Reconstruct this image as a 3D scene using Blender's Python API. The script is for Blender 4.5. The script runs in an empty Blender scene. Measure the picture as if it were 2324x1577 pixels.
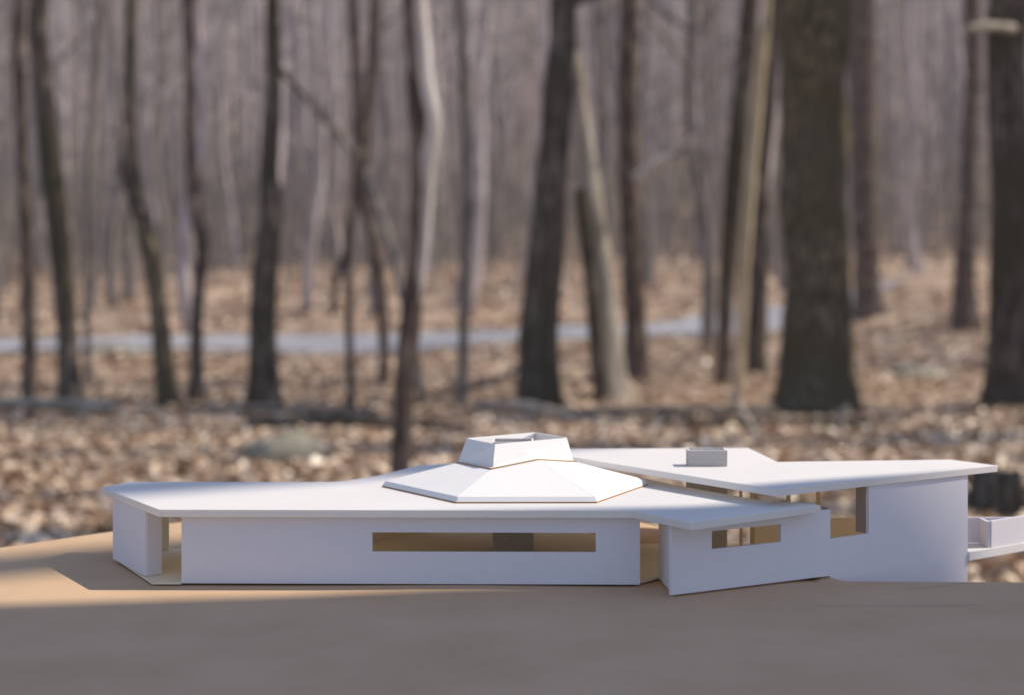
import bpy, math, random
from mathutils import Vector, noise
from math import radians as R

random.seed(7)
scene = bpy.context.scene
col = scene.collection

# ------------------------------------------------------------------ camera
H_EYE = 0.2957            # height of the lens above the model's floor level
F_PX = 55.0 / 36.0 * 2324.0
U0, V0 = 1162.0, 620.0    # horizon row of the level, shifted lens
cam_d = bpy.data.cameras.new('camera')
cam = bpy.data.objects.new('camera', cam_d)
col.objects.link(cam)
cam.location = (0, 0, H_EYE)
cam.rotation_euler = (R(90), 0, 0)
cam_d.lens = 55
cam_d.sensor_width = 36
cam_d.shift_y = -(788.5 - V0) / 2324.0
cam_d.clip_start = 0.05
cam_d.clip_end = 2000
cam_d.dof.use_dof = True
cam_d.dof.focus_distance = 1.53
cam_d.dof.aperture_fstop = 3.9
scene.camera = cam

# ------------------------------------------------------------------ world, sun
SUN_EL, SUN_AZ = R(49), R(10)      # azimuth measured from +X towards +Y
sd = Vector((math.cos(SUN_EL) * math.cos(SUN_AZ), math.cos(SUN_EL) * math.sin(SUN_AZ), math.sin(SUN_EL)))
w = bpy.data.worlds.new('World')
scene.world = w
w.use_nodes = True
nt = w.node_tree
bg = nt.nodes['Background']
sky = nt.nodes.new('ShaderNodeTexSky')
sky.sky_type = 'NISHITA'
sky.sun_disc = False
sky.sun_elevation = SUN_EL
sky.sun_rotation = R(90) - SUN_AZ
sky.air_density = 1.0
sky.dust_density = 0.4
sky.ozone_density = 2.8
nt.links.new(sky.outputs[0], bg.inputs[0])
bg.inputs[1].default_value = 0.15
sun_d = bpy.data.lights.new('sun', 'SUN')
sun_d.energy = 4.8
sun_d.angle = R(0.53)
sun_d.color = (1.0, 0.89, 0.73)
sun = bpy.data.objects.new('sun', sun_d)
col.objects.link(sun)
sun.location = (6, 2, 8)
sun.rotation_euler = (-sd).to_track_quat('-Z', 'Y').to_euler()
scene.view_settings.view_transform = 'Standard'
scene.view_settings.look = 'None'
scene.view_settings.gamma = 1
scene.view_settings.use_curve_mapping = False
scene.view_settings.exposure = 0.18
scene.render.engine = 'CYCLES'
scene.cycles.diffuse_bounces = 8
scene.cycles.max_bounces = 12


HAZE = 0.0015

# ------------------------------------------------------------------ helpers
def at(u, v, d):
    return Vector(((u - U0) * d / F_PX, d, H_EYE - (v - V0) * d / F_PX))


def tag(o, label=None, cat=None, group=None, kind=None):
    if label: o['label'] = label
    if cat: o['category'] = cat
    if group: o['group'] = group
    if kind: o['kind'] = kind
    return o


def empty(name, loc):
    o = bpy.data.objects.new(name, None)
    o.empty_display_size = 0.05
    col.objects.link(o)
    o.location = loc
    return o


class MB:
    def __init__(s):
        s.v = []; s.f = []

    def poly(s, pts):
        n = len(s.v); s.v += [tuple(p) for p in pts]; s.f.append(tuple(range(n, n + len(pts))))

    def prism(s, bottom, top):
        """closed solid from two loops (bottom ccw seen from above)"""
        n = len(s.v); k = len(bottom)
        s.v += [tuple(p) for p in bottom] + [tuple(p) for p in top]
        s.f.append(tuple(n + i for i in reversed(range(k))))
        s.f.append(tuple(n + k + i for i in range(k)))
        for i in range(k):
            j = (i + 1) % k
            s.f.append((n + i, n + j, n + k + j, n + k + i))

    def box(s, x0, x1, y0, y1, z0, z1):
        s.prism([(x0, y0, z0), (x1, y0, z0), (x1, y1, z0), (x0, y1, z0)],
                [(x0, y0, z1), (x1, y0, z1), (x1, y1, z1), (x0, y1, z1)])

    def tube(s, pts, rad, n=8, rough=0.0, seed=0.0, cap=True):
        start = len(s.v)
        m = len(pts)
        for i, (p, r) in enumerate(zip(pts, rad)):
            a = pts[max(i - 1, 0)]; b = pts[min(i + 1, m - 1)]
            t = (b - a).normalized()
            ref = Vector((1, 0, 0)) if abs(t.x) < 0.8 else Vector((0, 0, 1))
            e2 = t.cross(ref).normalized(); e1 = e2.cross(t).normalized()
            for k in range(n):
                an = 2 * math.pi * k / n
                rr = r
                if rough:
                    rr *= 1 + rough * noise.noise(Vector((math.cos(an) * 1.3 + seed, math.sin(an) * 1.3, p.z * 1.6 + seed * 3))) \
                            + rough * .6 * noise.noise(Vector((math.cos(an) * 3 + seed, math.sin(an) * 3, p.z * 5)))
                s.v.append(tuple(p + (e1 * math.cos(an) + e2 * math.sin(an)) * rr))
        for i in range(m - 1):
            for k in range(n):
                k2 = (k + 1) % n
                a = start + i * n
                s.f.append((a + k, a + n + k, a + n + k2, a + k2))
        if cap:
            s.f.append(tuple(start + k for k in range(n)))
            s.f.append(tuple(start + (m - 1) * n + k for k in reversed(range(n))))

    def build(s, name, mat, parent=None, smooth=False, recalc=True, bevel=0):
        me = bpy.data.meshes.new(name)
        me.from_pydata(s.v, [], s.f)
        if recalc:
            import bmesh
            bm = bmesh.new(); bm.from_mesh(me)
            bmesh.ops.recalc_face_normals(bm, faces=bm.faces)
            bm.to_mesh(me); bm.free()
        if smooth:
            me.polygons.foreach_set('use_smooth', [True] * len(me.polygons))
        me.materials.append(mat)
        me.update()
        o = bpy.data.objects.new(name, me)
        col.objects.link(o)
        if parent:
            o.parent = parent
            if parent.parent:
                o.matrix_parent_inverse.identity()
                o.location = -(parent.location + parent.parent.location)
            else:
                o.location = -parent.location
        if bevel:
            b = o.modifiers.new('soft_edge', 'BEVEL')
            b.width = bevel; b.segments = 2; b.limit_method = 'ANGLE'; b.angle_limit = R(30)
        return o


# ------------------------------------------------------------------ materials
def newmat(name, rough=0.8, spec=0.3):
    m = bpy.data.materials.new(name)
    m.use_nodes = True
    b = m.node_tree.nodes['Principled BSDF']
    b.inputs['Roughness'].default_value = rough
    b.inputs['Specular IOR Level'].default_value = spec
    return m, m.node_tree, b


def noise_ramp(t, b, cols, scale, vec=None, detail=6, rough=.6, stretch=None, inp='Base Color', coords='Object', lo=.3, hi=.7):
    tc = t.nodes.new('ShaderNodeTexCoord')
    mp = t.nodes.new('ShaderNodeMapping')
    t.links.new(tc.outputs[coords], mp.inputs[0])
    if stretch: mp.inputs['Scale'].default_value = stretch
    nz = t.nodes.new('ShaderNodeTexNoise')
    nz.inputs['Scale'].default_value = scale
    nz.inputs['Detail'].default_value = detail
    nz.inputs['Roughness'].default_value = rough
    t.links.new(mp.outputs[0], nz.inputs[0])
    cr = t.nodes.new('ShaderNodeValToRGB')
    t.links.new(nz.outputs['Fac'], cr.inputs[0])
    e = cr.color_ramp.elements
    while len(e) < len(cols): e.new(.5)
    for i, c in enumerate(cols):
        e[i].position = lo + (hi - lo) * i / max(1, len(cols) - 1)
        e[i].color = (*c, 1)
    if inp: t.links.new(cr.outputs[0], b.inputs[inp])
    return nz, cr, mp


def bump(t, b, src, strength, dist):
    bp = t.nodes.new('ShaderNodeBump')
    bp.inputs['Strength'].default_value = strength
    bp.inputs['Distance'].default_value = dist
    t.links.new(src, bp.inputs['Height'])
    t.links.new(bp.outputs[0], b.inputs['Normal'])
    return bp


def card_mat(name, c1, c2, scale=18, fib=900, bstr=.12, bdist=.0001, rough=.85, spec=.08):
    m, t, b = newmat(name, rough, spec)
    nz, cr, mp = noise_ramp(t, b, [c1, c2], scale)
    n2 = t.nodes.new('ShaderNodeTexNoise')
    n2.inputs['Scale'].default_value = fib; n2.inputs['Detail'].default_value = 3
    t.links.new(mp.outputs[0], n2.inputs[0])
    n3 = t.nodes.new('ShaderNodeTexNoise')
    n3.inputs['Scale'].default_value = fib * .55; n3.inputs['Detail'].default_value = 2
    t.links.new(mp.outputs[0], n3.inputs[0])
    mx = t.nodes.new('ShaderNodeMix'); mx.data_type = 'RGBA'; mx.blend_type = 'MULTIPLY'
    mx.inputs[0].default_value = 1
    r2 = t.nodes.new('ShaderNodeValToRGB')
    r2.color_ramp.elements[0].position = .35; r2.color_ramp.elements[0].color = (.965, .965, .965, 1)
    r2.color_ramp.elements[1].position = .6; r2.color_ramp.elements[1].color = (1, 1, 1, 1)
    t.links.new(n3.outputs['Fac'], r2.inputs[0])
    t.links.new(cr.outputs[0], mx.inputs[6]); t.links.new(r2.outputs[0], mx.inputs[7])
    t.links.new(mx.outputs[2], b.inputs['Base Color'])
    bump(t, b, n2.outputs['Fac'], bstr, bdist)
    return m


M = {}
M['white'] = card_mat('white_foam_board', (.77, .75, .745), (.79, .775, .765))
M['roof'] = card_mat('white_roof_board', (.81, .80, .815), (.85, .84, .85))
_t = M['roof'].node_tree; _b = _t.nodes['Principled BSDF']
_tr = _t.nodes.new('ShaderNodeBsdfTranslucent'); _tr.inputs[0].default_value = (1, .93, .80, 1)
_mx = _t.nodes.new('ShaderNodeMixShader'); _mx.inputs[0].default_value = .25
_t.links.new(_b.outputs[0], _mx.inputs[1]); _t.links.new(_tr.outputs[0], _mx.inputs[2])
_t.links.new(_mx.outputs[0], _t.nodes['Material Output'].inputs['Surface'])
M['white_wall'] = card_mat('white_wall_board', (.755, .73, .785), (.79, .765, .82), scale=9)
M['inner'] = card_mat('cream_bounce_board', (.82, .71, .52), (.86, .75, .57))  # tan card, lightened and warmed for light bounced off the kraft
M['kraft'] = card_mat('kraft_board', (.54, .37, .235), (.62, .435, .285), scale=7, fib=700, bstr=.35, bdist=.0003)
M['kraft_edge'] = card_mat('kraft_edge_board', (.42, .24, .10), (.50, .30, .14))
M['wood'] = card_mat('basswood_strip', (.62, .47, .28), (.70, .55, .34), scale=60)
M['frame'] = card_mat('brown_grey_card', (.36, .29, .26), (.42, .34, .30))
M['pencil'] = card_mat('pencil_mark', (.2, .19, .2), (.26, .25, .25))
# speckled grey chimney card
m, t, b = newmat('speckled_grey_card', .9, .2)
noise_ramp(t, b, [(.36, .33, .30), (.50, .47, .44), (.62, .59, .56)], 1100, detail=2, lo=.38, hi=.66)
M['chimney'] = m
m, t, b = newmat('table_wood', .6, .3)
noise_ramp(t, b, [(.16, .10, .06), (.26, .17, .10)], 3, stretch=(12, 1, 1))
M['table'] = m


def bark(name, cols, moss=None, scale=3.0, bs=.9, patch=None):
    m, t, b = newmat(name, .92, .12)
    nz, cr, mp = noise_ramp(t, b, cols, scale, stretch=(4, 4, .8), detail=8, rough=.65, inp=None)
    out = cr.outputs[0]
    if moss:
        n2 = t.nodes.new('ShaderNodeTexNoise'); n2.inputs['Scale'].default_value = 1.1
        n2.inputs['Detail'].default_value = 5
        tc = t.nodes.new('ShaderNodeTexCoord')
        t.links.new(tc.outputs['Object'], n2.inputs[0])
        rr = t.nodes.new('ShaderNodeMapRange')
        rr.inputs[1].default_value = .47; rr.inputs[2].default_value = .62
        t.links.new(n2.outputs['Fac'], rr.inputs[0])
        mx = t.nodes.new('ShaderNodeMix'); mx.data_type = 'RGBA'
        t.links.new(rr.outputs[0], mx.inputs[0])
        t.links.new(out, mx.inputs[6]); mx.inputs[7].default_value = (*moss, 1)
        out = mx.outputs[2]
    t.links.new(out, b.inputs['Base Color'])
    bump(t, b, nz.outputs['Fac'], bs, .03)
    return m


M['bark_dark'] = bark('dark_bark', [(.022, .016, .013), (.095, .078, .064), (.34, .29, .245)], moss=(.075, .062, .042), scale=5)
M['bark_brown'] = bark('brown_bark', [(.030, .020, .017), (.115, .084, .070), (.36, .29, .245)], scale=5)
M['bark_grey'] = bark('grey_bark', [(.10, .085, .08), (.21, .185, .17), (.32, .285, .26)])
M['bark_pale'] = bark('pale_bark', [(.20, .17, .14), (.42, .37, .31), (.58, .52, .46)], scale=2.2)
M['bark_white'] = bark('sunlit_peeled_bark', [(.34, .29, .26), (.58, .52, .48), (.74, .69, .66)], scale=2.2)  # sunlit brightness is put into this pale bark colour
M['bark_tan'] = bark('tan_bark', [(.30, .24, .16), (.56, .46, .32), (.70, .60, .45)], scale=4)
M['bark_olive'] = bark('olive_bark', [(.030, .023, .016), (.105, .085, .058), (.40, .35, .24)], moss=(.105, .088, .054), scale=8)
M['bark_far'] = bark('far_hazy_mauve_bark', [(.20, .155, .155), (.45, .385, .385), (.68, .61, .60)], scale=1.5)  # mauve bark lightened, distance haze is put into the colour

# leaf litter ground
m, t, b = newmat('leaf_litter_ground', .95, .1)
nz, cr, mp = noise_ramp(t, b, [(.28, .19, .135), (.54, .385, .28), (.68, .51, .375), (.78, .62, .48)], 9.0, detail=9, rough=.75, lo=.33, hi=.66)
n2 = t.nodes.new('ShaderNodeTexNoise'); n2.inputs['Scale'].default_value = .35; n2.inputs['Detail'].default_value = 6
t.links.new(mp.outputs[0], n2.inputs[0])
r2 = t.nodes.new('ShaderNodeValToRGB')
r2.color_ramp.elements[0].position = .35; r2.color_ramp.elements[0].color = (.62, .57, .55, 1)
r2.color_ramp.elements[1].position = .62; r2.color_ramp.elements[1].color = (1, 1, 1, 1)
t.links.new(n2.outputs['Fac'], r2.inputs[0])
mx = t.nodes.new('ShaderNodeMix'); mx.data_type = 'RGBA'; mx.blend_type = 'MULTIPLY'; mx.inputs[0].default_value = 1
t.links.new(cr.outputs[0], mx.inputs[6]); t.links.new(r2.outputs[0], mx.inputs[7])
t.links.new(mx.outputs[2], b.inputs['Base Color'])
bump(t, b, nz.outputs['Fac'], 1, .08)
M['ground'] = m
# leaves
m, t, b = newmat('dry_leaves', .42, .5)
g = t.nodes.new('ShaderNodeNewGeometry')
cr = t.nodes.new('ShaderNodeValToRGB')
cr.color_ramp.elements[0].color = (.17, .105, .07, 1); cr.color_ramp.elements[0].position = 0
cr.color_ramp.elements[1].color = (.90, .78, .64, 1); cr.color_ramp.elements[1].position = 1
for p, c in ((.2, (.38, .24, .15)), (.42, (.58, .41, .275)), (.65, (.70, .53, .37)), (.82, (.78, .62, .46))):
    e = cr.color_ramp.elements.new(p); e.color = (*c, 1)
t.links.new(g.outputs['Random Per Island'], cr.inputs[0])
t.links.new(cr.outputs[0], b.inputs['Base Color'])
M['leaf'] = m
m, t, b = newmat('pale_asphalt', .8, .3)
nz, cr, mp = noise_ramp(t, b, [(.28, .275, .30), (.38, .375, .405)], 2.0)
M['road'] = m
m, t, b = newmat('mossy_rock', .9, .2)
nz, cr, mp = noise_ramp(t, b, [(.13, .12, .095), (.25, .235, .19), (.36, .34, .285)], 7.0)
bump(t, b, nz.outputs['Fac'], .8, .03)
M['rock'] = m


# ------------------------------------------------------------------ terrain
G0 = H_EYE - 1.2


def sst(a, b, x):
    k = min(1, max(0, (x - a) / (b - a))); return k * k * (3 - 2 * k)


def gz(x, y):
    z = G0
    s = y - 33 + 0.25 * x
    if s > 0: z += .075 * s * s / (s + 6)
    s2 = y - 68 + .15 * x
    if s2 > 0: z += .33 * s2 * s2 / (s2 + 12)
    if y > 190: z -= .33 * (y - 190) * sst(190, 240, y)
    z += 1.1 * math.exp(-((x - 9.3) / 2.7) ** 2 - ((y - 33.5) / 5.6) ** 2)
    if y > 3:
        amp = min(1.0, (y - 3) / 6)
        z += amp * (.10 * noise.noise(Vector((x * .25, y * .25, 3))) + .04 * noise.noise(Vector((x * .9, y * .9, 8))))
    return z


def build_ground():
    def axis(vals):
        out = []
        for (a, b_, n) in vals:
            out += [a + (b_ - a) * i / n for i in range(n)]
        out.append(vals[-1][1]); return out
    ys = axis([(-300, -20, 6), (-20, 4, 12), (4, 20, 80), (20, 60, 80), (60, 200, 60), (200, 900, 10)])
    xs = axis([(-700, -120, 6), (-120, -30, 18), (-30, -6, 40), (-6, 6, 70), (6, 30, 40), (30, 120, 18), (120, 700, 6)])
    mb = MB()
    for y in ys:
        for x in xs:
            mb.v.append((x, y, gz(x, y)))
    nx = len(xs)
    for j in range(len(ys) - 1):
        for i in range(nx - 1):
            a = j * nx + i
            mb.f.append((a, a + 1, a + nx + 1, a + nx))
    o = mb.build('ground', M['ground'], smooth=True, recalc=False)
    tag(o, 'forest floor under brown leaf litter rising to a wooded hillside', kind='structure')


build_ground()

# road crossing the woods, left to right, receding to the right
RC = [(-60, 21.5), (-30, 23.5), (-12, 24.8), (-7, 25.3), (-3, 26.6), (0, 28.6), (3, 31.2), (5.6, 34.0), (6.9, 35.1)]


def road_centre(x):
    for (a, ya), (b_, yb) in zip(RC, RC[1:]):
        if a <= x <= b_: return ya + (yb - ya) * (x - a) / (b_ - a)
    return RC[-1][1]


mb = MB()
pts = []
for (a, ya), (b_, yb) in zip(RC, RC[1:]):
    for i in range(24):
        k = i / 24; pts.append(Vector((a + (b_ - a) * k, ya + (yb - ya) * k, 0)))
sm = pts[:]
for _ in range(20):
    sm = [sm[0]] + [(sm[i - 1] + sm[i] * 2 + sm[i + 1]) / 4 for i in range(1, len(sm) - 1)] + [sm[-1]]
rows = []
for i, p in enumerate(sm):
    tdir = (sm[min(i + 1, len(sm) - 1)] - sm[max(i - 1, 0)]).normalized()
    nrm = Vector((-tdir.y, tdir.x, 0))
    row = []
    for k in range(7):
        q = p + nrm * (-2.5 + 5.0 * k / 6)
        row.append((q.x, q.y, gz(q.x, q.y) + .05 + .03 * (1 - ((k - 3) / 3) ** 2)))
    rows.append(row)
for r in rows: mb.v += r
for j in range(len(rows) - 1):
    for i in range(6):
        a = j * 7 + i
        mb.f.append((a, a + 1, a + 8, a + 7))
tag(mb.build('road', M['road'], smooth=True), 'pale grey paved road crossing the woods behind the model', kind='structure')


# ------------------------------------------------------------------ leaf litter (nobody could count it)
def leaves():
    rnd = random.Random(11)
    mb = MB()
    bands = [(5.0, 9.0, 15000), (9.0, 13.0, 20000), (13.0, 19.0, 17000), (19.0, 33.0, 13000), (33, 62, 9000)]
    for (y0, y1, n) in bands:
        for _ in range(n):
            y = y0 + (y1 - y0) * rnd.random() ** .9
            hw = y * .36 + .8
            x = rnd.uniform(-hw, hw)
            if 19 < y < 60 and abs(y - road_centre(x)) < 3.0: continue
            s = rnd.uniform(.03, .065) * (1 if y < 19 else 1.7 if y < 33 else 3.0)
            z = gz(x, y) + rnd.uniform(.004, .05)
            # clumps
            if noise.noise(Vector((x * 1.4, y * .9, 5))) > .22 and rnd.random() < .75: continue
            yaw = rnd.uniform(0, 6.283); kt = 1 if y < 13 else .45; tilt = rnd.gauss(0, .55 * kt); roll = rnd.gauss(0, .5 * kt)
            e1 = Vector((math.cos(yaw), math.sin(yaw), math.sin(tilt))).normalized()
            e2 = Vector((-math.sin(yaw), math.cos(yaw), math.sin(roll))).normalized()
            c = Vector((x, y, z))
            cup = Vector((0, 0, s * rnd.uniform(-.1, .5)))
            k = len(mb.v)
            mb.v += [tuple(c - e1 * s), tuple(c - e2 * s * .62 + cup), tuple(c + e1 * s * 1.05), tuple(c + e2 * s * .6 + cup)]
            mb.f += [(k, k + 1, k + 2), (k, k + 2, k + 3)]
    o = mb.build('leaf_litter', M['leaf'], recalc=False)
    tag(o, 'dry tan and brown fallen leaves covering the forest floor', 'leaves', kind='stuff')


leaves()


# ------------------------------------------------------------------ trees
def resample(pts, wid, n):
    out, ow = [], []
    m = len(pts)
    for i in range(n):
        f = i / (n - 1) * (m - 1); a = min(int(f), m - 2); k = f - a
        p0 = pts[max(a - 1, 0)]; p1 = pts[a]; p2 = pts[a + 1]; p3 = pts[min(a + 2, m - 1)]
        q = .5 * ((2 * p1) + (p2 - p0) * k + (2 * p0 - 5 * p1 + 4 * p2 - p3) * k * k + (-p0 + 3 * p1 - 3 * p2 + p3) * k ** 3)
        out.append(q); ow.append(wid[a] * (1 - k) + wid[a + 1] * k)
    return out, ow


def limb_pts(rnd, p, dirv, length, n=6, wob=.12, up=.05):
    pts = [p.copy()]; d = dirv.normalized()
    for i in range(n):
        d = (d + Vector((rnd.gauss(0, wob), rnd.gauss(0, wob), rnd.gauss(0, wob) + up))).normalized()
        pts.append(pts[-1] + d * length / n)
    return pts


def crown(mb, rnd, top_pts, rads, nb, lenr, twigs=3, sides=4):
    """bare limbs and twigs spread over the given stretch of stem"""
    for _ in range(nb):
        i = rnd.randrange(len(top_pts)); p = top_pts[i]; r = rads[i]
        a = rnd.uniform(0, 6.283)
        L = rnd.uniform(*lenr)
        dv = Vector((math.cos(a), math.sin(a), rnd.uniform(.3, 1.3)))
        pl = limb_pts(rnd, p, dv, L, 5, .16)
        r0 = max(.012, min(r * .5, L * .018))
        mb.tube(pl, [r0 * (1 - .8 * j / 5) for j in range(6)], sides, cap=False)
        for _t in range(twigs):
            j = rnd.randrange(1, 6); q = pl[j]
            d2 = (dv.normalized() + Vector((rnd.gauss(0, .7), rnd.gauss(0, .7), rnd.gauss(.2, .5))))
            pt = limb_pts(rnd, q, d2, L * rnd.uniform(.3, .6), 3, .2)
            mb.tube(pt, [r0 * .4, r0 * .3, r0 * .2, r0 * .1], 3, cap=False)


def near_tree(pix, d, mat, label, seed, name='bare_tree', group=None, extend=7.0, nb=16, branches=(), flare=1.5, gap=None, rough=.16, cat='tree', sides=18):
    """pix: (u, v, width px) from the foot upwards, stem standing at distance d"""
    rnd = random.Random(seed)
    foot = at(pix[0][0], pix[0][1], d)
    gzf = gz(foot.x, foot.y)
    pts = [at(u, v, d) for (u, v, w_) in pix]; wid = [w_ * d / F_PX / 2 for (u, v, w_) in pix]
    pts[0].z = min(pts[0].z, gzf - .06)
    root = empty(name, (foot.x, foot.y, gzf))
    dirv = (pts[-1] - pts[-2]).normalized()
    dirv = (dirv * .6 + Vector((0, 0, .6))).normalized()
    k = pts[-1]; ww = wid[-1]
    for i in range(3):
        k = k + dirv * extend / 3 + Vector((rnd.gauss(0, .12), rnd.gauss(0, .12), 0))
        pts.append(k.copy()); wid.append(ww * (1 - (i + 1) * .27))
    P, W = resample(pts, wid, 46)
    for i in range(len(P)):
        hgt = P[i].z - gzf
        W[i] *= 1 + (flare - 1) * math.exp(-max(hgt, 0) / (.9 * max(wid[0], .08) * 2))
        P[i] = P[i] + Vector((0, (noise.noise(Vector((seed * 3.1, 0, P[i].z * .6)))) * wid[0] * .8, 0))
    mb = MB(); mb.tube(P, W, sides, rough=rough, seed=seed)
    mb.build('trunk', mat, root, smooth=True)
    nvis = len(pix)
    lo = int(46 * (nvis - 1) / (len(pts) - 1))
    mb = MB(); crown(mb, rnd, P[lo:], W[lo:], nb, (1.0, 3.4))
    mb.build('crown', mat, root, smooth=True)
    for bpix, bmat in branches:
        bp = [at(u, v, d + dd) for (u, v, w_, dd) in bpix]; bw = [w_ * d / F_PX / 2 for (u, v, w_, dd) in bpix]
        BP, BW = resample(bp, bw, 20)
        mb = MB(); mb.tube(BP, BW, 10, rough=.25, seed=seed + 5)
        mb.build('branch', bmat, root, smooth=True)
    tag(root, label, cat, group)
    return root


B = M
near_tree([(66, 905, 30), (62, 600, 32), (48, 300, 28), (45, 0, 26)], 14.9, B['bark_brown'],
          'slim brown tree, leftmost in the picture', 1)
near_tree([(160, 910, 42), (150, 720, 46), (138, 560, 50), (118, 380, 50), (98, 180, 44), (88, 0, 42)], 14.7, B['bark_dark'],
          'dark trunk second from the left, bending left as it rises', 2)
near_tree([(200, 868, 16), (198, 600, 16), (208, 300, 20), (230, 0, 20)], 17.0, B['bark_grey'],
          'thin grey sapling just right of the dark bending trunk on the left', 3)
near_tree([(385, 915, 44), (362, 720, 40), (340, 570, 42), (306, 430, 40), (296, 330, 26), (296, 180, 22), (300, 0, 22)], 14.4, B['bark_olive'],
          'olive yellow lower trunk kinking left to a dark stub, left of centre', 4,
          branches=[([(322, 490, 40, -.02), (298, 420, 34, -.04), (288, 380, 30, -.05), (283, 360, 18, -.05)], B['bark_dark'])])
near_tree([(445, 910, 34), (448, 720, 28), (460, 560, 28), (440, 460, 34), (432, 300, 24), (425, 0, 24)], 14.6, B['bark_brown'],
          'slender wavy brown tree to the right of the olive trunk', 5)
near_tree([(600, 912, 62), (598, 720, 62), (610, 560, 52), (618, 480, 54), (612, 380, 44), (622, 200, 38), (618, 0, 34)], 14.4, B['bark_dark'],
          'rugged dark trunk with burrs, between the wavy tree and the leaning branch', 6,
          branches=[([(628, 150, 20, .1), (690, 220, 12, .5), (760, 300, 9, .9), (830, 380, 7, 1.3)], B['bark_grey'])])
near_tree([(797, 930, 20), (792, 700, 18), (792, 540, 20), (815, 380, 26), (812, 180, 26), (800, 0, 22)], 13.8, B['bark_brown'],
          'thin twisted brown tree left of the near dark sapling', 7,
          branches=[([(795, 540, 14, 0), (770, 620, 13, .3), (755, 715, 12, .5)], B['bark_brown'])])
near_tree([(872, 880, 22), (868, 700, 24), (845, 540, 26), (825, 420, 24), (840, 200, 22), (850, 0, 20)], 16.5, B['bark_brown'],
          'brown sapling half hidden behind the pale leaning pole', 8)
near_tree([(905, 1064, 46), (918, 900, 46), (932, 720, 48), (948, 560, 44), (952, 420, 40), (945, 220, 40), (930, 0, 34)], 8.4, B['bark_brown'],
          'near brown sapling right behind the model, its sunlit right side built as a pale second stem', 9, extend=4.0, flare=1.25,
          branches=[([(948, 690, 18, -.02), (962, 560, 24, -.03), (970, 440, 26, -.04), (973, 350, 32, -.05), (984, 280, 36, -.05), (968, 190, 30, -.05), (960, 90, 30, -.04), (952, 0, 30, -.03), (948, -300, 18, 0)], B['bark_white'])])  # lit right side of the same trunk, added as a pale tube
near_tree([(1050, 915, 24), (1054, 700, 24), (1062, 450, 26), (1056, 200, 24), (1042, 0, 22)], 14.6, B['bark_grey'],
          'thin straight grey tree between the near sapling and the big leaning dark trunk', 10)
near_tree([(1222, 925, 78), (1225, 760, 84), (1236, 600, 84), (1252, 400, 76), (1266, 200, 66), (1280, 0, 60)], 13.9, B['bark_dark'],
          'stout dark trunk in the centre leaning slightly right', 11)
near_tree([(1395, 918, 66), (1378, 780, 60), (1364, 620, 58), (1340, 450, 54), (1312, 260, 52), (1292, 100, 48), (1280, 0, 44)], 15.2, B['bark_pale'],
          'mottled pale trunk leaning left behind the stout dark one', 12,
          branches=[([(1366, 915, 36, -.17), (1352, 760, 32, -.17), (1336, 600, 32, -.17), (1318, 430, 28, -.16)], B['bark_dark'])])  # shaded left side of this trunk, built as a dark tube
near_tree([(1446, 865, 50), (1438, 640, 48), (1428, 400, 48), (1425, 180, 46), (1430, 0, 44)], 17.2, B['bark_brown'],
          'straight reddish brown trunk with a pale broken side branch', 13,
          branches=[([(1440, 408, 28, -.25), (1490, 376, 25, -.3), (1540, 348, 22, -.35), (1590, 300, 15, -.4)], B['bark_white'])])
near_tree([(1642, 872, 30), (1650, 650, 36), (1668, 400, 44), (1690, 150, 42), (1702, 0, 38)], 16.8, B['bark_dark'],
          'dark trunk directly left of the pale yellowish stem', 14)
near_tree([(1676, 860, 20), (1684, 700, 26), (1690, 560, 30), (1704, 380, 30), (1718, 220, 30), (1732, 90, 26), (1742, 0, 18)], 15.6, B['bark_tan'],
          'pale yellowish slender stem leaning right, left of the giant trunk', 15)
near_tree([(1712, 850, 44), (1722, 640, 40), (1728, 400, 40), (1748, 150, 34), (1755, 0, 30)], 18.2, B['bark_dark'],
          'dark trunk squeezed between the pale stem and the giant trunk', 16)
near_tree([(1850, 925, 172), (1856, 800, 142), (1856, 600, 148), (1848, 400, 156), (1844, 200, 156), (1840, 0, 158)], 14.2, B['bark_olive'],
          'giant trunk, the thickest tree, with olive lit right side', 17, flare=1.25, nb=24)
near_tree([(1975, 722, 52), (1965, 560, 56), (1960, 300, 60), (1958, 0, 60)], 30, B['bark_brown'],
          'brown trunk seen just right of the giant trunk', 18)
near_tree([(2196, 722, 56), (2188, 600, 44), (2200, 400, 38), (2208, 150, 36), (2205, 0, 36)], 27, B['bark_brown'],
          'brown trunk with a broad foot, left of the dark trunk at the right edge', 19)
near_tree([(2292, 918, 92), (2290, 700, 88), (2290, 400, 84), (2292, 0, 90)], 14.2, B['bark_dark'],
          'thick dark trunk cut by the right edge of the picture', 20,
          branches=[([(2300, 66, 22, -.3), (2240, 60, 20, -.6), (2195, 66, 14, -.8)], B['bark_pale'])])

# leaning pale pole between the trees
mb = MB()
pp = [at(908, 640, 15.2), at(868, 500, 15.6), at(822, 385, 16), at(740, 265, 16.4), at(640, 165, 16.8)]
pp = [at(960, 905, 14.6)] + pp
P, W = resample(pp, [.04, .045, .05, .04, .022, .014], 26)
mb.tube(P, W, 10, rough=.2, seed=4)
tag(mb.build('leaning_pole', M['bark_grey'], smooth=True), 'pale dead pole leaning left across the woods behind the near sapling', 'dead branch')

# trees farther back that one can still tell apart, and others of the wood around
GA = 'bare trees of the middle distance'
protos = []


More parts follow.
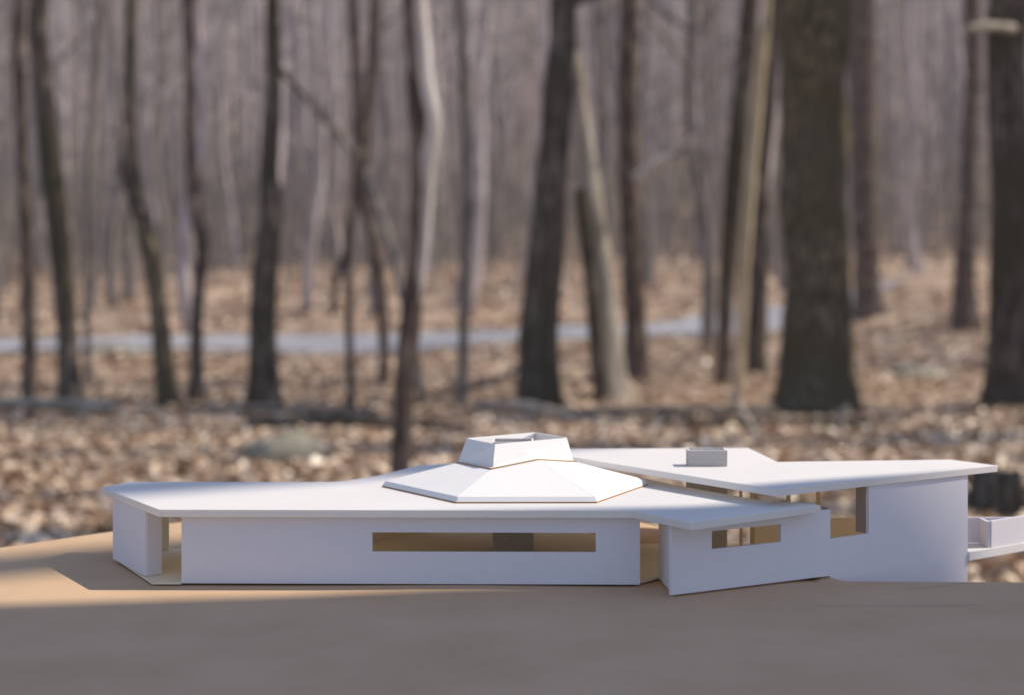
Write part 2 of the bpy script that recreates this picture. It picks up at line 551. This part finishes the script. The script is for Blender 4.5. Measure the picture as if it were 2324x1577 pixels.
def proto_tree(seed, h, r, mat, sides=8, nb=14):
    rnd = random.Random(seed)
    root = empty('bare_tree', (0, 0, 0))
    pts = []; x = y = 0.0
    for i in range(9):
        pts.append(Vector((x, y, -.15 + (h + .15) * i / 8)))
        x += rnd.gauss(0, .16); y += rnd.gauss(0, .16)
    rad = [r * (1 - .75 * i / 8) for i in range(9)]; rad[0] *= 1.35
    P, W = resample(pts, rad, 24)
    mb = MB(); mb.tube(P, W, sides, rough=.14, seed=seed)
    mb.build('trunk', mat, root, smooth=True)
    mb = MB(); crown(mb, rnd, P[7:], W[7:], nb, (1.2, 4.2), twigs=4, sides=4)
    mb.build('crown', mat, root, smooth=True)
    return root


def place(root, x, y, rz, s, label, group, first=False):
    if first:
        c = root
    else:
        c = root.copy(); col.objects.link(c)
        for ch in root.children:
            q = ch.copy(); col.objects.link(q); q.parent = c
    c.location = (x, y, gz(x, y)); c.rotation_euler = (0, 0, rz); c.scale = (s, s, s)
    tag(c, label, 'tree', group)
    return c


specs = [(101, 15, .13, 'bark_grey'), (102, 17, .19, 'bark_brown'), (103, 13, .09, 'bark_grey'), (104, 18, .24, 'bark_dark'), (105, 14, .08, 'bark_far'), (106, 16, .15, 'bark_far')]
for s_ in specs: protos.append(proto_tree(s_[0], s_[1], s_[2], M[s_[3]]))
used = set()
rnd = random.Random(21)


def put(x, y, k, label, group, s=None):
    first = k not in used
    used.add(k)
    return place(protos[k], x, y, rnd.uniform(0, 6.283), s or rnd.uniform(.85, 1.2), label, group, first)


LM = 'bare tree standing far off among others in the woods behind the road'
for i in range(110):
    y = 19 + 52 * rnd.random() ** .85
    for _ in range(40):
        x = rnd.uniform(-.36, .36) * y
        if abs(y - road_centre(x)) > 3.2: break
    if y < 36 and rnd.random() < .75: continue
    if y < 42 and x / y > .19: continue
    k = rnd.choice([0, 2, 4, 5, 0, 2, 5] if y < 45 else [0, 2, 4, 5, 4, 5, 1])
    put(x, y, k, LM, GA)

# trees outside the picture on the right whose shadows fall across board and forest floor
LR = 'bare tree of the same wood standing to the right of the model, outside the view'
for i in range(30):
    y = rnd.uniform(3.5, 34)
    x = y * .36 + rnd.uniform(1.5, 16)
    if abs(y - road_centre(x)) < 3.2: continue
    # keep the beams that reach the model free
    dx = x; dy = y - 1.6
    perp = -dx * math.sin(SUN_AZ) + dy * math.cos(SUN_AZ)
    if abs(perp) < 3.5 and dx < 14: continue
    if 9.5 < perp < 16.0 and rnd.random() < .8: continue      # a clearing lets the sun onto the row of large trunks
    put(x, y, rnd.randrange(6), LR, 'trees of the wood outside the view')


for pp_, dd_ in ((10.35, 8.0), (8.9, 6.8), (11.6, 9.5), (5.6, 5.0)):
    put(dd_ * math.cos(SUN_AZ) - pp_ * math.sin(SUN_AZ), 1.5 + dd_ * math.sin(SUN_AZ) + pp_ * math.cos(SUN_AZ), 3 if dd_ < 9 else 1, LR, 'trees of the wood outside the view', 1.1)


def shade_tree(edge, dist, r, seed, label, m=0.0, crook=None):
    """tree beside the model; its stem's shadow runs over the base as a band along the sun's bearing.
    edge: where the upper rim of that band crosses x = 0 (m behind y = 1.5)"""
    te = math.tan(SUN_EL)
    al = Vector((math.cos(SUN_AZ), math.sin(SUN_AZ), 0)); pe = Vector((-math.sin(SUN_AZ), math.cos(SUN_AZ), 0))
    base = Vector((0, 1.5, 0)) + al * dist
    g0 = gz(base.x, base.y)
    pts, rad = [], []
    for i in range(70):
        z = g0 - .1 + 12.5 * i / 69
        xa = dist - z / te                      # where that height's shadow falls
        rr = r * (1.12 - .5 * max(0, z - 2) / 12)
        p = edge + m * (-xa) - rr
        if crook: p += crook[2] * sst(crook[0], crook[1], xa) * (1 - .8 * sst(.46, .62, xa))  # bend shaped so the stem's shadow reaches over the tall wall
        pts.append(base + pe * p + Vector((0, 0, z))); rad.append(rr)
    root = empty('bare_tree', (pts[0].x, pts[0].y, g0))
    mb = MB(); mb.tube(pts, rad, 20, rough=.025, seed=seed)
    mb.build('trunk', M['bark_dark'], root, smooth=True)
    mb = MB(); rq = random.Random(seed)
    crown(mb, rq, pts[58:], rad[58:], 8, (1.0, 2.5), 3)
    mb.build('crown', M['bark_dark'], root, smooth=True)
    tag(root, label, 'tree', 'trees of the wood outside the view')


shade_tree(-.014, 3.4, .27, 301, 'thick dark tree right of the model, outside the view, shading its front', m=.035, crook=(.26, .43, .125))
shade_tree(.44, 7.0, .075, 303, 'slim tree right of the model, outside the view, shading the rear roof', m=-.38)


# far wood that reads as one mass
def far_wood():
    rnd = random.Random(5)
    mb = MB()
    for i in range(1500):
        y = 60 + 105 * rnd.random() ** .8
        x = rnd.uniform(-.42, .42) * y
        z = gz(x, y); h = rnd.uniform(10, 19); r = rnd.choice([.05, .07, .09, .12, .16, .22])
        lx, ly = rnd.gauss(0, .5), rnd.gauss(0, .5)
        pts = [Vector((x + lx * k + rnd.gauss(0, .1), y + ly * k, z - .2 + h * k)) for k in (0, .25, .5, .75, 1)]
        mb.tube(pts, [r * 1.2, r, r * .85, r * .6, r * .25], 5, cap=False)
        for _ in range(9):
            k = rnd.uniform(.15, .95); p = Vector((x + lx * k, y + ly * k, z + h * k))
            a = rnd.uniform(0, 6.283); L = rnd.uniform(1.2, 3.5)
            q = p + Vector((math.cos(a) * L * .6, math.sin(a) * L * .6, L * rnd.uniform(.3, .9)))
            q2 = q + Vector((rnd.gauss(0, .4), rnd.gauss(0, .4), L * .4))
            mb.tube([p, q, q2], [.035, .025, .008], 3, cap=False)
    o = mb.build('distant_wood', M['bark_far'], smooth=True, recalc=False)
    tag(o, 'grey mauve mass of bare trees covering the hillside behind', 'woods', kind='stuff')
    mb = MB()
    for i in range(12000):
        y = 40 + 110 * rnd.random() ** .7
        x = rnd.uniform(-.40, .40) * y
        if abs(y - road_centre(x)) < 3.5 and y < 66: continue
        if y < 55 and rnd.random() < .8: continue
        z = gz(x, y); h = rnd.uniform(1.5, 6)
        p = Vector((x, y, z - .1)); q = p + Vector((rnd.gauss(0, .5), rnd.gauss(0, .5), h * .55)); q2 = q + Vector((rnd.gauss(0, .6), rnd.gauss(0, .6), h * .45))
        mb.tube([p, q, q2], [.03, .022, .008], 3, cap=False)
        for _ in range(2):
            e = q + Vector((rnd.gauss(0, .7), rnd.gauss(0, .7), rnd.uniform(.4, 1.5)))
            mb.tube([q, e], [.018, .006], 3, cap=False)
    tag(mb.build('underbrush', M['bark_grey'], smooth=True, recalc=False), 'thin bare saplings and brush under the distant trees', 'brush', kind='stuff')


far_wood()


# thin air haze of the wood
mb = MB(); mb.box(-720, 720, -320, 920, G0 - 1.3, 95)
hm = bpy.data.materials.new('haze_air'); hm.use_nodes = True
ht = hm.node_tree; ht.nodes.remove(ht.nodes['Principled BSDF'])
pv = ht.nodes.new('ShaderNodeVolumePrincipled'); pv.inputs['Density'].default_value = HAZE
pv.inputs['Color'].default_value = (.98, .92, .94, 1)
ht.links.new(pv.outputs[0], ht.nodes['Material Output'].inputs['Volume'])
tag(mb.build('haze', hm), 'thin pale haze in the air of the wood', 'haze', kind='stuff')

# fallen logs, sticks, rocks
def log(pix, name, mat, label, cat, seed=1, n=24, sides=10):
    pts = [at(u, v, d) for (u, v, w_, d) in pix]
    for p in pts[:]: pass
    wid = [w_ * d / F_PX / 2 for (u, v, w_, d) in pix]
    P, W = resample(pts, wid, n)
    mb = MB(); mb.tube(P, W, sides, rough=.25, seed=seed)
    return tag(mb.build(name, mat, smooth=True), label, cat)


def gv(d, up=.0):   # image row of the ground at distance d
    return V0 + (H_EYE - (G0 + up)) * F_PX / d


log([(-40, gv(13.3, .1), 26, 13.3), (100, gv(13.2, .1), 28, 13.2), (270, gv(13.0, .09), 22, 13.0)], 'fallen_log', M['bark_pale'], 'pale fallen log on the leaves at the left edge', 'log', 1)
log([(430, gv(13.1, .06), 16, 13.1), (620, gv(13.0, .08), 18, 13.0), (860, gv(12.9, .06), 14, 12.9)], 'fallen_log', M['bark_grey'], 'grey fallen log left of the near sapling', 'log', 2)
log([(560, gv(12.0, .06), 22, 12.0), (760, gv(11.9, .07), 36, 11.9), (1000, gv(11.8, .06), 30, 11.8)], 'fallen_log', M['bark_dark'], 'dark log added as a shadow band behind the near sapling', 'log', 3)  # dark tube added where a band of shade crosses the leaves
log([(1085, gv(13.4, .08), 18, 13.4), (1200, gv(13.0, .10), 22, 13.0), (1330, gv(12.3, .05), 20, 12.3), (1450, gv(11.9, .04), 12, 11.9)], 'fallen_branch', M['bark_pale'], 'pale fallen branch curving on the leaves below the stout central trunk', 'branch', 4)
log([(1330, gv(13.0, .06), 18, 13.0), (1560, gv(13.1, .06), 20, 13.1), (1760, gv(13.2, .05), 16, 13.2)], 'fallen_log', M['bark_grey'], 'grey log lying left of the giant trunk', 'log', 5)
log([(1560, gv(12.0, .04), 24, 12.0), (1760, gv(12.0, .05), 26, 12.0), (1980, gv(12.2, .05), 22, 12.2)], 'fallen_log', M['bark_dark'], 'dark log added as a shadow band in front of the giant trunk', 'log', 6)  # added log shape, its dark bark imitates shade on the forest floor
log([(1660, gv(13.1, .2), 14, 13.1), (1690, gv(12.0, .12), 14, 12.0), (1725, gv(11.2, .02), 12, 11.2)], 'dead_stick', M['bark_pale'], 'pale stick slanting down to the leaves left of the giant trunk foot', 'stick', 7)
log([(1905, gv(11.6, .0), 30, 11.6), (1908, gv(11.6, .12), 22, 11.6), (1925, gv(11.6, .22), 14, 11.6)], 'dead_stick', M['bark_pale'], 'short pale snag sticking up in front of the giant trunk', 'stick', 8)
log([(1215, 800, 10, 14.3), (1180, 830, 14, 14.2), (1100, 868, 16, 14.0), (985, 895, 12, 13.9)], 'dead_branch', M['bark_grey'], 'grey dead branch propped against the stout central trunk', 'branch', 9)
log([(1960, 800, 8, 24), (2080, 760, 12, 27), (2240, 735, 18, 30)], 'fallen_log', M['bark_dark'], 'dark log on the rising slope right of the giant trunk', 'log', 10)


sp = at(2258, 1170, 7.7)
gs = gz(sp.x, sp.y)
stp = empty('tree_stump', (sp.x, sp.y, gs))
mb = MB(); mb.tube([Vector((sp.x, sp.y, gs - .05)), Vector((sp.x, sp.y, gs + .05)), Vector((sp.x + .01, sp.y, gs + .12)), Vector((sp.x + .015, sp.y, gs + .20))], [.17, .14, .125, .12], 18, rough=.25, seed=3)
mb.build('stump_body', M['bark_dark'], stp, smooth=True)
tag(stp, 'dark rotten stump at the right edge above the deck', 'stump')


def rock(u, d, wx, wy, wz, label, seed, mat='rock'):
    c = at(u, 700, d); c.z = gz(c.x, c.y) - .25 * wz
    mb = MB(); n, m = 26, 13
    for j in range(m + 1):
        th = math.pi * j / m
        for i in range(n):
            ph = 2 * math.pi * i / n
            v = Vector((math.sin(th) * math.cos(ph), math.sin(th) * math.sin(ph), math.cos(th)))
            k = 1 + .3 * noise.noise(v * 1.3 + Vector((seed, 0, 0))) + .1 * noise.noise(v * 4 + Vector((seed, 0, 0)))
            mb.v.append((c.x + v.x * wx * k, c.y + v.y * wy * k, c.z + v.z * wz * k))
    for j in range(m):
        for i in range(n):
            i2 = (i + 1) % n
            mb.f.append((j * n + i, (j + 1) * n + i, (j + 1) * n + i2, j * n + i2))
    tag(mb.build('boulder', M[mat], smooth=True, recalc=False), label, 'rock')


rock(648, 9.7, .29, .22, .26, 'mossy grey green boulder on the leaves behind the left roof', 3)
rock(1880, 9.0, .24, .15, .08, 'low pale stone just above the right roof', 5)
rock(265, 22, .5, .35, .2, 'low greenish boulder beside the road at left', 6)
rock(2075, 17.5, .45, .3, .2, 'grey stone on the slope at right of the giant trunk', 9)


# ------------------------------------------------------------------ table under the model
tb = empty('table', (0, 1.45, G0))
mb = MB(); mb.box(-.66, .66, .98, 2.02, -.145, -.118); mb.build('tabletop', M['table'], tb, bevel=.003)
for sx in (-.6, .6):
    for yy in (1.05, 1.94):
        mb = MB(); mb.box(sx - .025, sx + .025, yy - .025, yy + .025, gz(sx, yy) - .01, -.145)
        mb.build('leg', M['table'], tb)
tag(tb, 'plain wooden table carrying the site board under the model', 'table')

# ------------------------------------------------------------------ site board (bent kraft card)
CR = [(-1.2, 1.30), (-.8, 1.56), (-.577, 1.775), (-.48, 1.885), (-.40, 1.97), (-.2, 2.02), (.15, 1.98), (.24, 1.80), (.29, 1.62), (.33, 1.545), (.5, 1.54), (1.2, 1.52)]


def crest(x):
    for (a, ya), (b_, yb) in zip(CR, CR[1:]):
        if a <= x <= b_:
            return ya + (yb - ya) * sst(0, 1, (x - a) / (b_ - a)) if .24 <= x < .33 else ya + (yb - ya) * (x - a) / (b_ - a)
    return CR[-1][1]


def zb(x, y):
    s = y - crest(x)
    k = .012 if x > .3 else .035
    drop = .62 * k * math.log1p(math.exp(min(40, s / k)))
    z = -.0035 - drop
    z += .0018 * math.exp(-((x + .05) / .10) ** 2 - ((y - 1.47) / .05) ** 2)       # slight swell below the long wall
    z += .0015 * noise.noise(Vector((x * 3, y * 3, 1)))  * sst(1.46, 1.36, y)
    return z


mb = MB()
nx, ny = 260, 240
xs = [-.92 + 1.84 * i / nx for i in range(nx + 1)]
ys = [.93 + 1.12 * j / ny for j in range(ny + 1)]
idx = {}
for j, y in enumerate(ys):
    for i, x in enumerate(xs):
        z = zb(x, y)
        if z > -.114:
            idx[(i, j)] = len(mb.v); mb.v.append((x, y, z))
for j in range(ny):
    for i in range(nx):
        ks = [(i, j), (i + 1, j), (i + 1, j + 1), (i, j + 1)]
        if all(k in idx for k in ks):
            mb.f.append(tuple(idx[k] for k in ks))
bd = empty('site_board', (0, 1.5, 0))
o = mb.build('base_sheet', M['kraft'], bd, smooth=True, recalc=False)
sm_ = o.modifiers.new('thickness', 'SOLIDIFY'); sm_.thickness = .002; sm_.offset = -1
tag(bd, 'bent brown kraft card sheet that the white building model stands on', 'model base')


def pencil(path):
    mb = MB(); wv = .00035
    for (a, b_) in zip(path, path[1:]):
        p = Vector((a[0], a[1], 0)); q = Vector((b_[0], b_[1], 0)); n = (q - p).normalized().cross(Vector((0, 0, 1))) * wv
        mb.poly([(v.x, v.y, zb(v.x, v.y) + .0004) for v in (p - n, q - n, q + n, p + n)])
    mb.build('pencil_line', M['pencil'], bd, recalc=False)


def gpt(u, v):  # point on the level part of the board
    d = F_PX * (H_EYE + .0035) / (v - V0)
    return ((u - U0) * d / F_PX, d)


pencil([gpt(2060, 1336), gpt(2110, 1332), gpt(2160, 1326), gpt(2200, 1321)])
pencil([gpt(1850, 1374), gpt(1960, 1375), gpt(2100, 1375), gpt(2230, 1374)])

# ------------------------------------------------------------------ the building model
bm_ = empty('building_model', (0, 1.6, 0))
tag(bm_, 'white foam board model of a low angular house with overlapping flat roofs', 'architectural model')
ZL0, ZL1 = .0638, .071       # lower roof
ZU0, ZU1 = .0816, .0885      # upper roof


def slab(name, plan, z0, z1, mat, jag=0.0, bevel=.0005, warp=None, sub=0):
    mb = MB()
    pts = []
    rj = random.Random(len(plan))
    n = len(plan)
    for i in range(n):
        a = plan[i]; b_ = plan[(i + 1) % n]
        L = math.dist(a, b_); k = max(1, int(L / .02)) if jag else 1
        for q in range(k):
            f = q / k
            e = rj.gauss(0, jag) if q else 0
            pts.append((a[0] + (b_[0] - a[0]) * f, a[1] + (b_[1] - a[1]) * f + e))
    wz = warp or (lambda x, y: 0)
    mb.prism([(x, y, z0 + wz(x, y)) for x, y in pts], [(x, y, z1 + wz(x, y)) for x, y in pts])
    return mb.build(name, mat, bm_, bevel=bevel)


# floor sheet
slab('floor', [(-.3563, 1.521), (-.345, 1.499), (-.3172, 1.499), (-.3166, 1.504), (.119, 1.498), (.146, 1.530), (.188, 1.478), (.312, 1.549), (.470, 1.662), (.476, 1.712),
               (.12, 1.712), (.06, 1.86), (-.075, 1.86), (-.115, 1.805), (-.193, 1.693), (-.3800, 1.685), (-.410, 1.624)], -.002, .0, M['inner'], bevel=0)


def wall(name, p0, p1, th, scuts, zcuts, holes, mat, bottom=None):
    """board wall from p0 to p1 (plan), th thick behind its face; cells (i, j) in holes are left open"""
    p0 = Vector((*p0, 0)); p1 = Vector((*p1, 0)); L = (p1 - p0).length; t_ = (p1 - p0).normalized()
    n = Vector((-t_.y, t_.x, 0)) * th
    mb = MB()
    S = [s * L for s in scuts]

    def P(i, j, back):
        v = p0 + t_ * S[i] + (n if back else Vector((0, 0, 0)))
        z = zcuts[j]
        return (v.x, v.y, z)
    ns, nz = len(S) - 1, len(zcuts) - 1
    solid = lambda i, j: 0 <= i < ns and 0 <= j < nz and (i, j) not in holes
    for i in range(ns):
        for j in range(nz):
            if not solid(i, j): continue
            mb.poly([P(i, j, 0), P(i + 1, j, 0), P(i + 1, j + 1, 0), P(i, j + 1, 0)])
            mb.poly([P(i, j, 1), P(i, j + 1, 1), P(i + 1, j + 1, 1), P(i + 1, j, 1)])
            if not solid(i - 1, j): mb.poly([P(i, j, 0), P(i, j + 1, 0), P(i, j + 1, 1), P(i, j, 1)])
            if not solid(i + 1, j): mb.poly([P(i + 1, j, 0), P(i + 1, j, 1), P(i + 1, j + 1, 1), P(i + 1, j + 1, 0)])
            if not solid(i, j - 1): mb.poly([P(i, j, 0), P(i, j, 1), P(i + 1, j, 1), P(i + 1, j, 0)])
            if not solid(i, j + 1): mb.poly([P(i, j + 1, 0), P(i + 1, j + 1, 0), P(i + 1, j + 1, 1), P(i, j + 1, 1)])
    me_o = mb.build(name, mat, bm_, recalc=False)
    import bmesh
    b2 = bmesh.new(); b2.from_mesh(me_o.data)
    bmesh.ops.remove_doubles(b2, verts=b2.verts, dist=1e-6)
    bmesh.ops.recalc_face_normals(b2, faces=b2.faces)
    b2.to_mesh(me_o.data); b2.free()
    return me_o


E = .0004
# long front wall with ribbon window
wx0, wx1 = -.3169, .1221
wall('wall', (wx0, 1.500), (wx1, 1.493), .003, [0, (-.1337 - wx0) / (wx1 - wx0), (.0800 - wx0) / (wx1 - wx0), 1], [-.001, .0297, .0483, ZL0 - E], {(1, 1)}, M['white_wall'])['label'] = 'long white front wall with a ribbon window'
# left end walls
wall('wall', (-.4133, 1.620), (-.3576, 1.526), .003, [0, 1], [.0006, ZL0 - E], set(), M['white_wall'])
wall('wall', (-.3572, 1.5275), (-.3445, 1.540), .0025, [0, 1], [.0004, ZL0 - E], set(), M['white_wall'])
# rear walls of the left wing
wall('wall', (-.4060, 1.672), (-.3672, 1.673), .003, [0, 1], [.0004, ZL0 - E], set(), M['inner'])
wall('wall', (-.3140, 1.676), (-.1830, 1.687), .003, [0, 1], [.0004, ZL0 - E], set(), M['inner'])
wall('wall', (-.1825, 1.6875), (-.096, 1.802), .003, [0, 1], [.0004, ZL0 - E], set(), M['inner'])
# return wall at the entry, wing front wall with window
wall('wall', (.1432, 1.528), (.1500, 1.4535), .003, [0, 1], [-.002, ZL0 - E], set(), M['white_wall'])


def wingY(x): return 1.363 + .564 * x


a0 = .1474; a1 = .3133
wall('wall', (a0, wingY(a0)), (a1, wingY(a1)), .004, [0, (.1876 - a0) / (a1 - a0), (.2596 - a0) / (a1 - a0), 1], [-.0015, .0369, .0541, ZL0 - E], {(1, 1)}, M['white_wall'])['label'] = 'wing front wall with a small window'
def tallY(x): return 1.3262 + .70 * x


b0 = .3146; b1 = .4853
wall('wall', (b0, tallY(b0)), (b1, tallY(b1)), .004, [0, (.3599 - b0) / (b1 - b0), 1], [-.060, .0334, ZU0 - E], {(0, 1)}, M['white_wall'])['label'] = 'tall wall with a high opening beside it'
# frame of the high opening
t29 = Vector((1, .70, 0)).normalized(); n29 = Vector((-t29.y, t29.x, 0))


def along(x, back): return Vector((x, tallY(x), 0)) + n29 * back


def bar(name, x0, x1, bk0, bk1, z0, z1, mat):
    c = [along(x0, bk0), along(x1, bk0), along(x1, bk1), along(x0, bk1)]
    mb = MB(); mb.prism([(p.x, p.y, z0) for p in c], [(p.x, p.y, z1) for p in c])
    return mb.build(name, mat, bm_)


bar('window_frame', .3595, .3625, .0045, .0170, .0336, ZU0 - E, M['frame'])
bar('window_frame', .3146, .3172, .0045, .0110, .0336, .0636, M['frame'])
# back parapet, right deck
wall('parapet', (.482, 1.7152), (.5490, 1.7165), .003, [0, 1], [.0004, .0284], set(), M['white_wall'])
wall('parapet', (.262, 1.7130), (.4815, 1.7152), .003, [0, 1], [.0004, .0284], set(), M['inner'])
mb = MB()
dk = [(.4780, 1.6700), (.4868, 1.6640), (.640, 1.7810), (.590, 1.82), (.4780, 1.7130)]
mb.prism([(x, y, -.0098) for x, y in dk], [(x, y, -.0004) for x, y in dk])
mb.build('deck', M['white'], bm_, bevel=.0004)
wall('parapet', (.5178, 1.6895), (.640, 1.7830), .003, [0, 1], [0, .0286], set(), M['white_wall'])
wall('parapet', (.5162, 1.6890), (.5145, 1.7140), .0025, [0, 1], [0, .0280], set(), M['white_wall'])
# rear glazed side of the upper room: posts
for (u, d, wpx) in ((1682, 1.66, 6), (1708, 1.62, 9), (1790, 1.60, 9), (1857, 1.66, 8)):
    x = (u - U0) * d / F_PX; hw = wpx * d / F_PX / 2
    mb = MB(); mb.box(x - hw, x + hw, d, d + .004, .0002, ZU0 - E)
    mb.build('post', M['wood'], bm_)
# inner partition and low rear wall seen through the slots


# chimneys: speckled core through the roofs, open top
def chimney(x0, x1, y0, y1, ztop, name):
    mb = MB(); mb.box(x0, x1, y0, y1, .0002, ztop - .010)
    c = mb.build(name, M['chimney'], bm_, bevel=.0003)
    mb = MB(); q = .0018
    z0, z1 = ztop - .010, ztop - .0010
    ring = MB()
    for zz0, zz1, tgt in ((z0, z1, ring), (z1, ztop, mb)):
        tgt.box(x0, x1, y0, y0 + q, zz0, zz1); tgt.box(x0, x1, y1 - q, y1, zz0, zz1)
        tgt.box(x0, x0 + q, y0 + q, y1 - q, zz0, zz1); tgt.box(x1 - q, x1, y0 + q, y1 - q, zz0, zz1)
    fl = ring.build('flue', M['chimney'], c)
    fl.parent = c; fl.location = (0, 0, 0)
    r = mb.build('cap', M['white'], c)
    r.location = -(bm_.location + c.location) * 0
    r.parent = c; r.location = (0, 0, 0)
    return c


chimney(.1893, .2312, 1.680, 1.7016, .1064, 'chimney')['label'] = 'grey speckled chimney rising through the upper roof'
chimney(-.0204, .0228, 1.652, 1.690, .1180, 'chimney')['label'] = 'grey chimney core under the pyramid roof'

# lower roof
lower = [(-.3367, 1.491), (.1151, 1.484), (.1615, 1.4125), (.2996, 1.5190), (.2830, 1.541), (.2588, 1.534), (.1741, 1.662), (.1030, 1.809),
         (.05, 1.885), (-.070, 1.860), (-.1095, 1.834), (-.1480, 1.745), (-.1816, 1.697), (-.200, 1.689), (-.4127, 1.690), (-.4318, 1.645)]
slab('lower_roof', lower, ZL0, ZL1, M['roof'], jag=.0003)['label'] = 'lower flat white roof with pointed ends'
upper = [(.2539, 1.5015), (.5248, 1.691), (.4889, 1.7446), (.2926, 1.723), (.2815, 1.8625), (.045, 1.852), (.045, 1.790), (.069, 1.767)]
slab('upper_roof', upper, ZU0, ZU1, M['roof'], jag=.0002)['label'] = 'upper flat white roof reaching out to the right'

# pyramid roof
AP = Vector((.0068, 1.66, .1117))
hexb = [Vector((-.0547, 1.530, 0)), Vector((.0828, 1.531, 0)), Vector((.1445, 1.662, 0)), Vector((.068, 1.795, 0)), Vector((-.064, 1.795, 0)), Vector((-.137, 1.649, 0))]
cen = Vector((AP.x, AP.y, 0))
py = MB()
py.prism([(v.x, v.y, ZL1 + .0001) for v in hexb], [(v.x, v.y, ZL1 + .0012) for v in hexb])
pyo = py.build('pyramid_roof', M['kraft_edge'], bm_)
for i in range(6):
    a = hexb[i].copy(); b_ = hexb[(i + 1) % 6].copy()
    ti = (cen - a).normalized() * .0035; tj = (cen - b_).normalized() * .0035
    tt = (b_ - a).normalized() * .00022
    a += tt; b_ -= tt
    zb0, zb1 = ZL1 + .0014, .0772
    A0 = Vector((a.x, a.y, zb0)); B0 = Vector((b_.x, b_.y, zb0))
    A1 = Vector((a.x, a.y, zb1)) + ti; B1 = Vector((b_.x, b_.y, zb1)) + tj
    C1 = AP; C0 = AP - Vector((0, 0, .006))
    C1a = C1 + (A1 - C1) * .004; C1b = C1 + (B1 - C1) * .004
    C0a = C1a - Vector((0, 0, .006)); C0b = C1b - Vector((0, 0, .006))
    mb = MB()
    k = 0
    mb.v = [tuple(p) for p in (A0, B0, B1, A1, C1a, C1b, C0a, C0b)]
    mb.f = [(0, 1, 2, 3), (3, 2, 5, 4), (0, 3, 4, 6), (1, 7, 5, 2), (0, 6, 7, 1), (4, 5, 7, 6)]
    p = mb.build('roof_panel', M['white'], pyo, bevel=.0004)
    p.location = (0, 0, 0)
    p.parent = pyo
    p.matrix_parent_inverse.identity()

# cupola of four sloping cards round the core
ZC = .1200
tA, tB, tC, tD = Vector((-.0178, 1.6216, ZC - .0008)), Vector((.0590, 1.677, ZC)), Vector((.0262, 1.735, ZC)), Vector((-.0486, 1.6743, ZC - .0003))
bA, bB, bC, bD = Vector((-.0203, 1.6045, .0930)), Vector((.0668, 1.659, .0935)), Vector((.0275, 1.752, .090)), Vector((-.0585, 1.655, .0935))
ccx = (tA + tB + tC + tD) / 4


def cup_panel(t0, t1, b0_, b1_, th=.0016):
    q = (b1_ - b0_).cross(t0 - b0_).normalized()
    if q.dot(ccx - b0_) < 0: q = -q
    q = q * th
    g_ = (t1 - t0).normalized() * .0003
    t0 = t0 + g_; t1 = t1 - g_; b0_ = b0_ + g_; b1_ = b1_ - g_
    sh = (t1 - t0).normalized() * th
    mb = MB()
    mb.v = [tuple(p) for p in (b0_, b1_, t1, t0, b0_ + q + sh, b1_ + q - sh, t1 + q - sh, t0 + q + sh)]
    mb.f = [(0, 1, 2, 3), (7, 6, 5, 4), (3, 2, 6, 7), (0, 4, 5, 1), (0, 3, 7, 4), (1, 5, 6, 2)]
    return mb.build('cupola_panel', M['white'], bm_, bevel=.0002)


cup_panel(tA, tB, bA, bB); cup_panel(tB, tC, bB, bC); cup_panel(tC, tD, bC, bD); cup_panel(tD, tA, bD, bA)

# brown glue line of the cards under the cupola
Lc = hexb[5] * .999; Lc.z = .0772
def on_crease(hx, tt):
    a = Vector((hx.x, hx.y, .0772)); return a + (AP - a) * tt
P1 = on_crease(hexb[5], .5377 + .01); P2 = on_crease(hexb[0], .545); P3 = on_crease(hexb[1], .735); P4 = on_crease(hexb[2], .5515)
mb = MB()
rim = [P1, P2, P3, P4]
for a_, b_ in zip(rim, rim[1:]):
    mb.tube([a_ + Vector((0, -.0006, .0002)), b_ + Vector((0, -.0006, .0002))], [.0007, .0007], 6)
mb.build('cupola_joint', M['kraft_edge'], bm_)
